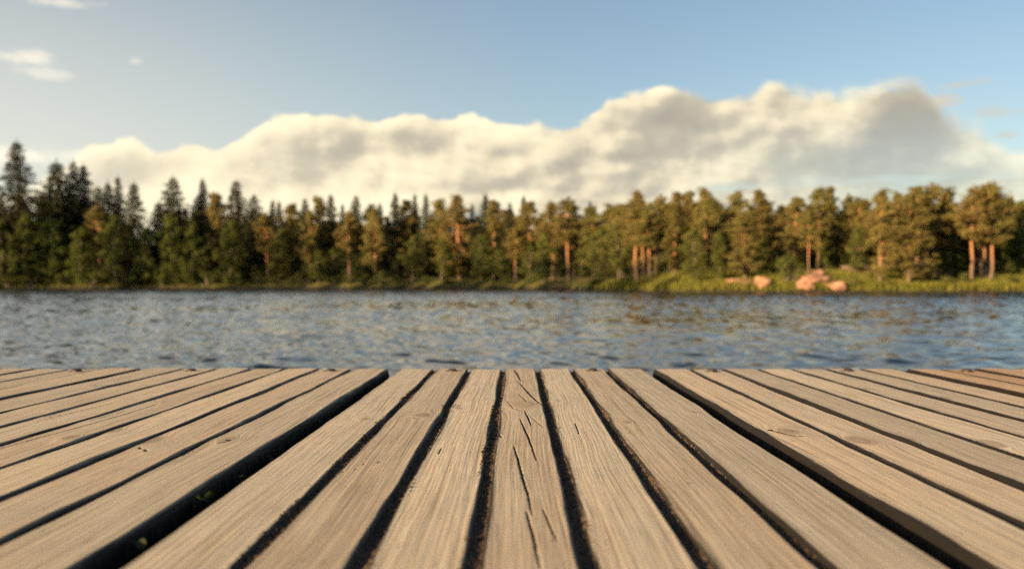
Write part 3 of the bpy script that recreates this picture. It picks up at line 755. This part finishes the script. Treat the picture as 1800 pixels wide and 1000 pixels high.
L_ = [
 # --- skyline, from the shaded end to the sunlit end
 (28, 243, 'spruce', 0, 9, 'tallest spruce with a spindly dark spire at the shaded end of the forest', 1.15),
 (98, 279, 'spruce', 1, 10, 'broad dark spruce next to the spindly tallest spruce', 1.15),
 (123, 277, 'spruce', 2, 12, 'narrow dark spire rising out of the broad dark spruce', .9),
 (151, 284, 'spruce', 2, 14, 'thin pale-tipped spruce beside the two dark spires', .9),
 (168, 322, 'spruce', 1, 10, 'blunt dark spruce below the thin pale-tipped one', 1.0),
 (192, 316, 'spruce', 4, 12, 'brownish slim spruce, first of the trio before the bright sky gap', 1.1),
 (209, 306, 'spruce', 4, 14, 'middle and tallest of the three slim spruces by the bright sky gap', 1.0),
 (233, 317, 'spruce', 1, 9, 'dense dark spruce bordering the bright gap of sky', .85),
 (301, 306, 'spruce', 3, 9, 'dark cone-shaped spruce standing alone just after the bright sky gap', 1.15),
 (283, 352, 'spruce', 1, 14, 'low dark spruce leaning on the lone cone-shaped one', 1.0),
 (342, 336, 'spruce', 3, 11, 'wide dull spruce with a blunt top after the lone cone', 1.0),
 (365, 309, 'spruce', 4, 14, 'needle-thin spruce tip sticking out above a blunt dull crown', .9),
 (385, 338, 'pine', 5, 12, 'dim pine crown squeezed between the needle-thin tip and a brownish cone', 1.1),
 (412, 313, 'spruce', 0, 12, 'brownish green cone-shaped spruce, the highest before the even skyline begins', 1.15),
 (446, 338, 'spruce', 3, 11, 'dark spruce with rounded shoulders at the start of the even skyline', 1.1),
 (476, 347, 'spruce', 4, 13, 'small pointed spruce with warm light on its tip', 1.2),
 (494, 350, 'spruce', 2, 15, 'faint slender spruce tip next to a small pointed one', 1.0),
 (512, 358, 'pine', 0, 13, 'low flat pine crown in the dip of the even skyline', 1.0),
 (536, 345, 'spruce', 3, 11, 'stout dark spruce over the orange trunk patch', 1.1),
 (557, 347, 'pine', 5, 14, 'hazy pine crown between two stouter spruces', 1.1),
 (580, 337, 'spruce', 1, 13, 'olive spruce with a soft broad tip, middle of the even skyline', 1.0),
 (601, 356, 'spruce', 4, 15, 'slim low spruce tucked beside the olive broad one', 1.0),
 (622, 340, 'spruce', 3, 10, 'full golden-tipped spruce with a rounded head', 1.15),
 (655, 360, 'pine', 1, 13, 'thin pine top where the skyline dips low', 1.0),
 (671, 353, 'spruce', 4, 14, 'tiny pointed spruce rising from the low dip', 1.1),
 (695, 335, 'spruce', 2, 8, 'dark slender full-height spruce reaching down to the bank', 1.05),
 (717, 351, 'pine', 0, 12, 'golden pine crown right beside the dark slender spruce', 1.0),
 (732, 338, 'spruce', 4, 13, 'sharp spruce tip, first of a close pair', 1.1),
 (749, 337, 'spruce', 4, 12, 'sharp spruce tip, second of a close pair, with sky showing under it', 1.1),
 (774, 351, 'pine', 2, 12, 'flat-topped brownish pine after the close pair of tips', 1.15),
 (808, 345, 'pine', 4, 11, 'broad sunlit pine crown after the flat-topped brownish one', 1.1),
 (830, 354, 'spruce', 4, 14, 'short spruce hidden behind the broad sunlit pine', 1.0),
 (852, 337, 'spruce', 2, 12, 'very dark thin spruce spire in the centre of the forest', 1.15),
 (868, 351, 'pine', 5, 13, 'golden narrow pine next to the thin dark spire', 1.2),
 (895, 353, 'spruce', 3, 11, 'brownish spruce with a slanting shoulder near the centre', 1.0),
 (920, 340, 'spruce', 4, 14, 'pale pointed spruce tip in front of the brightest low cloud', 1.1),
 (930, 354, 'pine', 0, 11, 'olive pine under the pale pointed tip', 1.1),
 (972, 356, 'pine', 1, 12, 'round orange-topped pine between dark neighbours', 1.2),
 (1032, 350, 'spruce', 4, 17, 'tiny isolated tree tip above the far tree line', .9),
 (1047, 361, 'pine', 2, 15, 'low dull pine behind the green rounded leafy tree', 1.1),
 (1070, 359, 'pine', 1, 16, 'dark green pine in the lowest part of the skyline', 1.1),
 (1094, 358, 'pine', 0, 14, 'broad pine at the foot of the rising sunlit skyline', 1.2),
 (1119, 338, 'pine', 5, 13, 'single dark pine head standing above the trunks trio', 1.0),
 (1152, 345, 'pine', 3, 12, 'dense dark pine crown behind the orange trunks', 1.0),
 (1187, 337, 'pine', 2, 15, 'tall dark pine behind the slim orange-lit pine', 1.0),
 (1210, 335, 'pine', 5, 17, 'narrow pine top close behind the tall dark one', 1.1),
 (1232, 331, 'pine', 1, 16, 'feathery pale pine top above the yellow-green birch', .9),
 (1252, 344, 'pine', 0, 13, 'olive pine crown with dark hollow beneath', 1.0),
 (1297, 338, 'pine', 3, 15, 'rounded dark pine head behind the big amber pine', .95),
 (1331, 336, 'pine', 5, 15, 'slender pine with a pointed amber top', 1.2),
 (1353, 356, 'pine', 1, 16, 'lower pine crown between two amber ones', 1.0),
 (1395, 346, 'pine', 2, 13, 'flat-headed pine like a column, with ruddy lower crown', 1.1),
 (1437, 330, 'pine', 0, 13, 'high domed pine above the granite outcrop', 1.05),
 (1465, 327, 'pine', 5, 16, 'wispy pale pine top beside the high domed pine', .9),
 (1488, 343, 'pine', 3, 15, 'green wide pine behind the outcrop, darker than its neighbours', .9),
 (1511, 348, 'pine', 1, 12, 'squat pine crown before the tall columnar pine', 1.0),
 (1567, 337, 'pine', 1, 16, 'green pine tucked behind the tall columnar pine', .9),
 (1612, 326, 'pine', 0, 12, 'tall pine behind the forked orange trunk', 1.1),
 (1642, 325, 'pine', 3, 14, 'round golden pine crown over the arching orange limb', .95),
 (1673, 331, 'pine', 1, 14, 'deep green pine with a short lit trunk in mid-crown', 1.0),
 (1735, 326, 'pine', 3, 14, 'dark edge of the big final pine crown, a second stem behind it', .9),
 (1772, 344, 'alder', 0, 16, 'dark leafy tree after the last big pine', .8),
 (1800, 352, 'alder', 1, 13, 'bushy dark tree cut by the edge of the picture', .8),
 # --- front row
 (905, 402, 'pine', 3, 5, 'small umbrella-crowned pine with a lit orange stem by the dark bank', .85),
 (960, 408, 'leafy', 3, 4, 'yellow-green slender birch by itself on the dark bank', 1.05),
 (1000, 349, 'pine', 3, 5, 'straight tall pine with a bare orange trunk near the brown rock', 1.05),
 (1052, 399, 'leafy', 1, 7, 'rounded olive leafy tree before the orange trunk trio', .95),
 (1088, 392, 'leafy', 0, 7, 'ruddy leafy tree touching the trunk trio', .8),
 (1118, 352, 'pine', 3, 5, 'first pine of the trio with bright orange trunks', .9),
 (1132, 362, 'pine', 3, 5.6, 'middle pine of the trio with bright orange trunks', .8),
 (1144, 358, 'pine', 3, 6.2, 'shaded last pine of the trio with orange trunks', .9),
 (1185, 357, 'pine', 5, 6, 'slim amber pine with a lit trunk standing on the grassy rise', 1.05),
 (1222, 402, 'leafy', 1, 5, 'bushy olive birch at the start of the sunny bank', .85),
 (1264, 408, 'leafy', 3, 4, 'bright yellow-green birch on the sunny bank', 1.1),
 (1240, 352, 'pine', 4, 8, 'olive pine behind the two sunny bank birches', .8),
 (1310, 372, 'pine', 4, 4, 'big amber pine with pinkish trunk above the flat pink rocks', 1.3),
 (1385, 440, 'shrub', 0, 1.6, 'tall light green shrub between boulder and granite outcrop', .95),
 (1420, 372, 'pine', 3, 7, 'pine with a pale bare trunk right behind the granite outcrop', .8),
 (1507, 392, 'leafy', 2, 8, 'thin leafy tree with one pink-lit branch behind the outcrop', .9),
 (1546, 334, 'pine', 4, 3.4, 'tall columnar amber pine with shaggy crown down to the bank', .9),
 (1597, 345, 'pine', 4, 3, 'pine with the thickest bright orange trunk and sprawling crown', 1.25),
 (1630, 405, 'pine', 4, 4, 'leaning ruddy pine with an arching limb by the thickest trunk', .85),
 (1708, 330, 'pine', 3, 6, 'tallest pine of the last sunlit group, bare trunk below', 1.0),
 (1728, 322, 'pine', 3, 7.5, 'highest rounded pine crown of the last sunlit group', 1.15),
 (1742, 352, 'pine', 3, 6, 'last thin-trunked pine of the sunlit group', 1.1),
 # --- leafy trees low on the shaded shore
 (5, 385, 'alder', 1, 3, 'dark leafy tree cut by the edge of the picture under the tallest spruce', .9),
 (48, 372, 'alder', 0, 4, 'yellowish olive leafy tree at the foot of the tallest spruce', .85),
 (92, 382, 'alder', 2, 4, 'dull leafy tree under the broad dark spruce', 1.0),
 (138, 398, 'alder', 0, 3, 'dim round leafy tree below the two dark spires', .9),
 (205, 379, 'alder', 1, 3, 'full leafy tree in front of the slim spruce trio', .95),
 (255, 398, 'alder', 2, 3.5, 'leafy tree filling the space under the bright sky gap', 1.0),
 (300, 371, 'alder', 0, 3, 'bright-topped leafy tree in front of the lone cone-shaped spruce', .9),
 (338, 392, 'alder', 1, 3, 'wide low leafy tree beside the bright-topped one', .85),
 (405, 385, 'alder', 2, 4, 'greyish willow-like leafy tree under the brownish cone', 1.0),
 (490, 402, 'leafy', 2, 5, 'olive thin leafy tree near the orange trunk patch', .9),
 (560, 440, 'leafy', 0, 4, 'small light green tree on the dark bank', 1.0),
 (725, 412, 'leafy', 1, 5, 'green leafy tree beside the dark slender spruce', .9),
 (775, 416, 'leafy', 2, 6, 'leafy tree with a bright sprig facing the lake', 1.0),
 (845, 412, 'alder', 2, 6, 'dark domed tree in the middle of the bank', 1.0),
 # lit stems in the shaded part
 (472, 375, 'pine', 3, 7, 'pine with a pink-lit stem patch deep in shade', .8),
 (615, 372, 'pine', 3, 8, 'pine whose stem shows one small pink-lit spot', .8),
 (660, 368, 'pine', 0, 4, 'pine with a short pale stem at the water side', .8),
 (545, 372, 'pine', 1, 7, 'dull pine between the pink-lit stems', .8),
 (178, 362, 'pine', 3, 6, 'pine with a yellowish lit trunk among dark spruces', .7),
]
for (px, ty, kd, i, d, lab, wf) in L_: tree(px, ty, kd, i, d, lab, wf * (1.22 if kd in ('pine', 'leafy') else 1.3 if px < 450 and kd == 'spruce' else 1.0))

S_ = [
 (1355, 488, 'shrub', 0, 1.5, 'light shrub beside the round boulder', 1.0), (1498, 482, 'shrub', 1, .8, 'yellow-green shrub at the end of the granite outcrop', .8),
 (1690, 476, 'shrub', 2, 3, 'broad green shrub below the last sunlit pines', 1.5), (1665, 482, 'shrub', 0, 2, 'lower shrub between leaning pine and broad shrub', 1.3),
 (1560, 488, 'shrub', 1, 1.0, 'small shrub at the base of the columnar pine', 1.2), (1225, 470, 'shrub', 2, 3, 'sunny shrub on the grassy rise', 1.4),
 (1185, 484, 'shrub', 0, 2.0, 'low bright shrub on the shoreline of the grassy rise', 1.6), (1780, 482, 'bush', 0, 3, 'dim shrub near the last leafy trees', 1.5),
 (672, 474, 'bush', 1, 2, 'dark round bush at the water by the pale stem', 1.2), (610, 478, 'bush', 2, 3, 'dark bush near the white float', 1.4),
 (545, 462, 'shrub', 1, 4, 'light bush under the small light green tree', 1.2), (455, 472, 'bush', 0, 3, 'dim bush under the rounded spruce', 1.5),
 (420, 480, 'bush', 1, 1.5, 'dark bush at the foot of the greyish leafy tree', 1.6), (365, 470, 'bush', 2, 2, 'dark waterside bush beside the wide low leafy tree', 1.6),
 (285, 478, 'bush', 0, 1.5, 'dark waterside bush under the bright-topped leafy tree', 1.7), (225, 476, 'bush', 1, 1.5, 'dark waterside bush under the full leafy tree', 1.7),
 (165, 472, 'bush', 2, 1.5, 'dark waterside bush under the yellowish lit trunk', 1.7), (108, 478, 'bush', 0, 1.5, 'dark waterside bush below the dull leafy tree', 1.7),
 (55, 474, 'bush', 1, 1.5, 'dark waterside bush below the yellowish olive tree', 1.7), (12, 476, 'bush', 2, 1.5, 'dark waterside bush at the very end of the shaded shore', 1.7),
 (1402, 490, 'shrub', 1, .6, 'low shrub hugging the pale round stone', .9), (1476, 494, 'shrub', 0, .5, 'small shrub before the trailing granite slab', .8), (1318, 492, 'shrub', 2, .7, 'low shrub in front of the smaller flat rock', 1.0),
 (1045, 486, 'shrub', 2, 3, 'dim green shrub under the rounded olive tree', 1.4), (820, 482, 'bush', 0, 4, 'dark low bush beside the domed tree', 1.3),
]
for (px, ty, kd, i, d, lab, wf) in S_: tree(px, ty, kd, i, d, lab, wf)

for px, ty, i, wf in [(1068, 432, 0, 1.0), (1160, 440, 1, .9), (1205, 430, 2, 1.1), (1288, 425, 0, .9), (1340, 418, 1, .8), (1362, 440, 2, 1.2), (1452, 418, 1, .85), (1478, 432, 0, 1.1), (1522, 436, 2, 1.2), (1570, 430, 1, .9), (1655, 428, 0, 1.0), (1684, 436, 2, 1.3), (1760, 426, 1, .9), (1790, 424, 0, 1.0), (1020, 438, 0, 1.0), (1100, 444, 2, 1.2), (935, 430, 1, .9), (880, 436, 0, 1.1), (640, 440, 1, .9), (510, 446, 2, 1.2), (585, 436, 1, .9), (700, 446, 0, 1.0)]:
    tree(px, ty, 'leafy' if 980 < px < 1430 else 'alder', i % 3, random.uniform(8, 12) + (5 if px > 1430 else 0), 'green understory tree half hidden among the pine trunks', wf * 1.2, 'understory trees among the trunks')
for px, ty, i in [(480, 480, 0), (515, 484, 1), (580, 482, 2), (640, 484, 0), (700, 484, 1), (750, 482, 2), (785, 486, 0), (860, 486, 1), (900, 484, 2), (935, 486, 0)]:
    tree(px, ty, 'bush', i, random.uniform(1, 3), 'low dark bush along the shaded middle of the far waterline', 1.7, 'low bushes on the shaded waterline')
# second and third rows: dark trees deeper in, nothing tells them apart
sky_px = np.array([0, 70, 130, 170, 240, 250, 270, 300, 420, 500, 700, 900, 1000, 1060, 1200, 1350, 1500, 1620, 1720, 1800])
sky_py = np.array([330, 330, 318, 345, 400, 415, 415, 350, 358, 368, 366, 364, 364, 366, 350, 350, 346, 337, 335, 354])
for k in range(110):
    px = -40 + 1880 * (k + random.uniform(.1, .9)) / 110
    ty = float(np.interp(px, sky_px, sky_py)) + random.uniform(0, 34)
    shaded = px < 1060
    kd = random.choice(['spruce', 'spruce', 'spruce', 'pine']) if shaded else random.choice(['pine', 'pine', 'pine', 'spruce'])
    if kd == 'spruce': tree(px, ty, kd, random.randrange(5), random.uniform(16, 30), 'dark spruce standing deep behind the front rows of the forest', 1.15, 'spruces deep in the forest')
    else: tree(px, ty, kd, random.randrange(3), random.uniform(15, 28), 'dusky pine standing deep behind the front rows of the forest', 1.15, 'pines deep in the forest')

# the wood beyond: one mass (also an out-of-view wooded side shore, placed to shade the far trees)
g = Geo(); rg = np.random.default_rng(5)
def mass_tree(X, Y, h_, rad):
    gz = float(ground_z(np.array(X), np.array(Y)))
    n = int(260); u = rg.uniform(.02, 1, n) ** .8
    a = rg.uniform(0, 6.283, n); r_ = rad * (1 - u) ** .7 * np.sqrt(rg.uniform(.15, 1, n)) + .1
    P = np.stack([X + np.cos(a) * r_, Y + np.sin(a) * r_, gz + u * h_], -1); g.cards(P, .75, rg)
for k in range(300):
    px = -120 + 2040 * rg.random(); tt = T(px); Y = float(yshore(tt)) + rg.uniform(30, 55)
    ty = float(np.interp(px, sky_px, sky_py)) + rg.uniform(12, 60)
    h_ = (500 - ty) / F * Y + CAM_H - float(ground_z(np.array(tt * Y), np.array(Y)))
    mass_tree(tt * Y, Y, h_, rg.uniform(2.5, 4))
for k in range(222):
    Yl = rg.uniform(34, 125) if k < 190 else rg.uniform(125, 195); Xl = float(np.interp(Yl, [23, 43, 70, 106, 150, 190, 212], [-60, -64, -70, -80, -93, -106, -112])) - rg.uniform(4, 34); tt = Xl / Yl; Y = Yl
    mass_tree(tt * Y, Y, rg.uniform(22, 33), rg.uniform(3, 4.6))
wood = g.build('forest', M_spruce); tag(wood, 'dark continuous wood behind the shoreline trees', 'forest', kind='stuff')

# ------------------------------------------------------------------ grass on the banks
gv, n0 = [], 0
gr = np.random.default_rng(9); N = 52000
pxs = np.where(gr.random(N) < .84, gr.uniform(1040, 1830, N), gr.uniform(-30, 1100, N))
ds = gr.gamma(1.5, 3.2, N) + .1
tt = T(pxs); Yg = yshore(tt) + ds; Xg = tt * Yg; Zg = ground_z(Xg, Yg)
keep = Zg > .02; Xg, Yg, Zg, ds = Xg[keep], Yg[keep], Zg[keep], ds[keep]; N = len(Xg)
hh = gr.uniform(.16, .45, N) * (1 + .8 * (ds < 1.6)); aa = gr.uniform(0, 6.283, N); ww = gr.uniform(.03, .09, N)
b0_ = np.stack([Xg - np.cos(aa) * ww, Yg - np.sin(aa) * ww, Zg - .05], -1); b1_ = np.stack([Xg + np.cos(aa) * ww, Yg + np.sin(aa) * ww, Zg - .05], -1)
tp = np.stack([Xg + gr.normal(0, .12, N), Yg + gr.normal(0, .12, N), Zg + hh], -1)
grass = mesh_arrays('grass', np.stack([b0_, b1_, tp], 1).reshape(-1, 3), [np.arange(N * 3).reshape(N, 3)], M_grass)
tag(grass, 'sunny green grass and reeds along the far bank', 'grass', kind='stuff')

# ------------------------------------------------------------------ rocks, float
def rock(px, d, size, seed, mat, label, sink=.25, name='boulder', yaw=0.):
    tt = T(px); Y = float(yshore(tt)) + d; X = tt * Y; gz = float(ground_z(np.array(X), np.array(Y)))
    rg = np.random.default_rng(seed)
    nu, nv = 36, 22
    u = np.arange(nu) * 6.2832 / nu; v = np.linspace(-math.pi / 2, math.pi / 2, nv)
    U, V = np.meshgrid(u, v, indexing='ij')
    D = np.stack([np.cos(U) * np.cos(V), np.sin(U) * np.cos(V), np.sin(V)], -1)
    r_ = np.ones(D.shape[:2])
    for _ in range(9):                                          # flat facets cut off the ball
        n = rg.normal(size=3); n /= np.linalg.norm(n); dd = rg.uniform(.42, .92)
        r_ = np.minimum(r_, dd / np.maximum((D @ n), 1e-3))
    for _ in range(10):
        k = rg.normal(size=3) * 4; r_ += .042 * np.sin(D @ k + rg.uniform(0, 6))
    P = D * r_[..., None] * np.array(size) * .5
    idx = np.arange(nu * nv).reshape(nu, nv)
    idn = np.roll(idx, -1, 0)
    q = np.stack([idx[:, :-1], idn[:, :-1], idn[:, 1:], idx[:, 1:]], -1).reshape(-1, 4)
    o = mesh_arrays(name, P.reshape(-1, 3), [q], mat, None, True)
    o.location = (X, Y, gz + size[2] * (.5 - sink)); o.rotation_euler = (0, 0, yaw)
    tag(o, label, 'rock', 'rocks on the far shore'); return o
rock(1340, .8, (1.9, 1.7, 1.7), 1, M_rock, 'round sunlit boulder at the water, apart from the outcrop')
rock(1440, 1.8, (4.7, 3.0, 1.75), 2, M_rock, 'large sloping pinkish granite outcrop at the water', .30, 'rock_outcrop', .3)
rock(1418, .4, (1.9, 1.5, 1.5), 3, M_rock, 'pale round stone at the front corner of the outcrop')
rock(1466, .6, (2.8, 1.8, 1.3), 4, M_rock, 'low granite slab trailing off the outcrop')
rock(1436, 3.2, (1.9, 1.6, 1.3), 9, M_rock, 'reddish block on top of the outcrop', .12)
rock(1290, 2.4, (2.8, 1.6, .8), 5, M_rock, 'flat pinkish rock under the big amber pine', .3)
rock(1317, 1.9, (2.4, 1.6, .8), 6, M_rock, 'smaller flat rock beside the big amber pine trunk', .3)
rock(1508, 9, (4.6, 1.6, 1.2), 7, M_rock_dark, 'long reddish ledge on the rise behind the outcrop', .3, 'rock_outcrop')
rock(986, .4, (2.9, 1.6, 1.1), 8, M_rock_dark, 'brown rock low at the dark shore below the straight pine', .35)

g = Geo(); k = 16
a = np.arange(k) * 6.2832 / k
prof = [(.02, -.12), (.16, -.10), (.22, 0), (.20, .12), (.12, .20), (.05, .23), (.045, .36), (.01, .37)]
v = np.concatenate([np.stack([r_ * np.cos(a), r_ * np.sin(a), np.full(k, z)], -1) for r_, z in prof])
g.add(v, [(i * k + j, i * k + (j + 1) % k, (i + 1) * k + (j + 1) % k, (i + 1) * k + j) for i in range(len(prof) - 1) for j in range(k)])
fl = g.build('float', M_white, None, True); fl.location = (T(601) * 192, 192, .06)
tag(fl, 'tiny white float on the water near the dark shore', 'float')
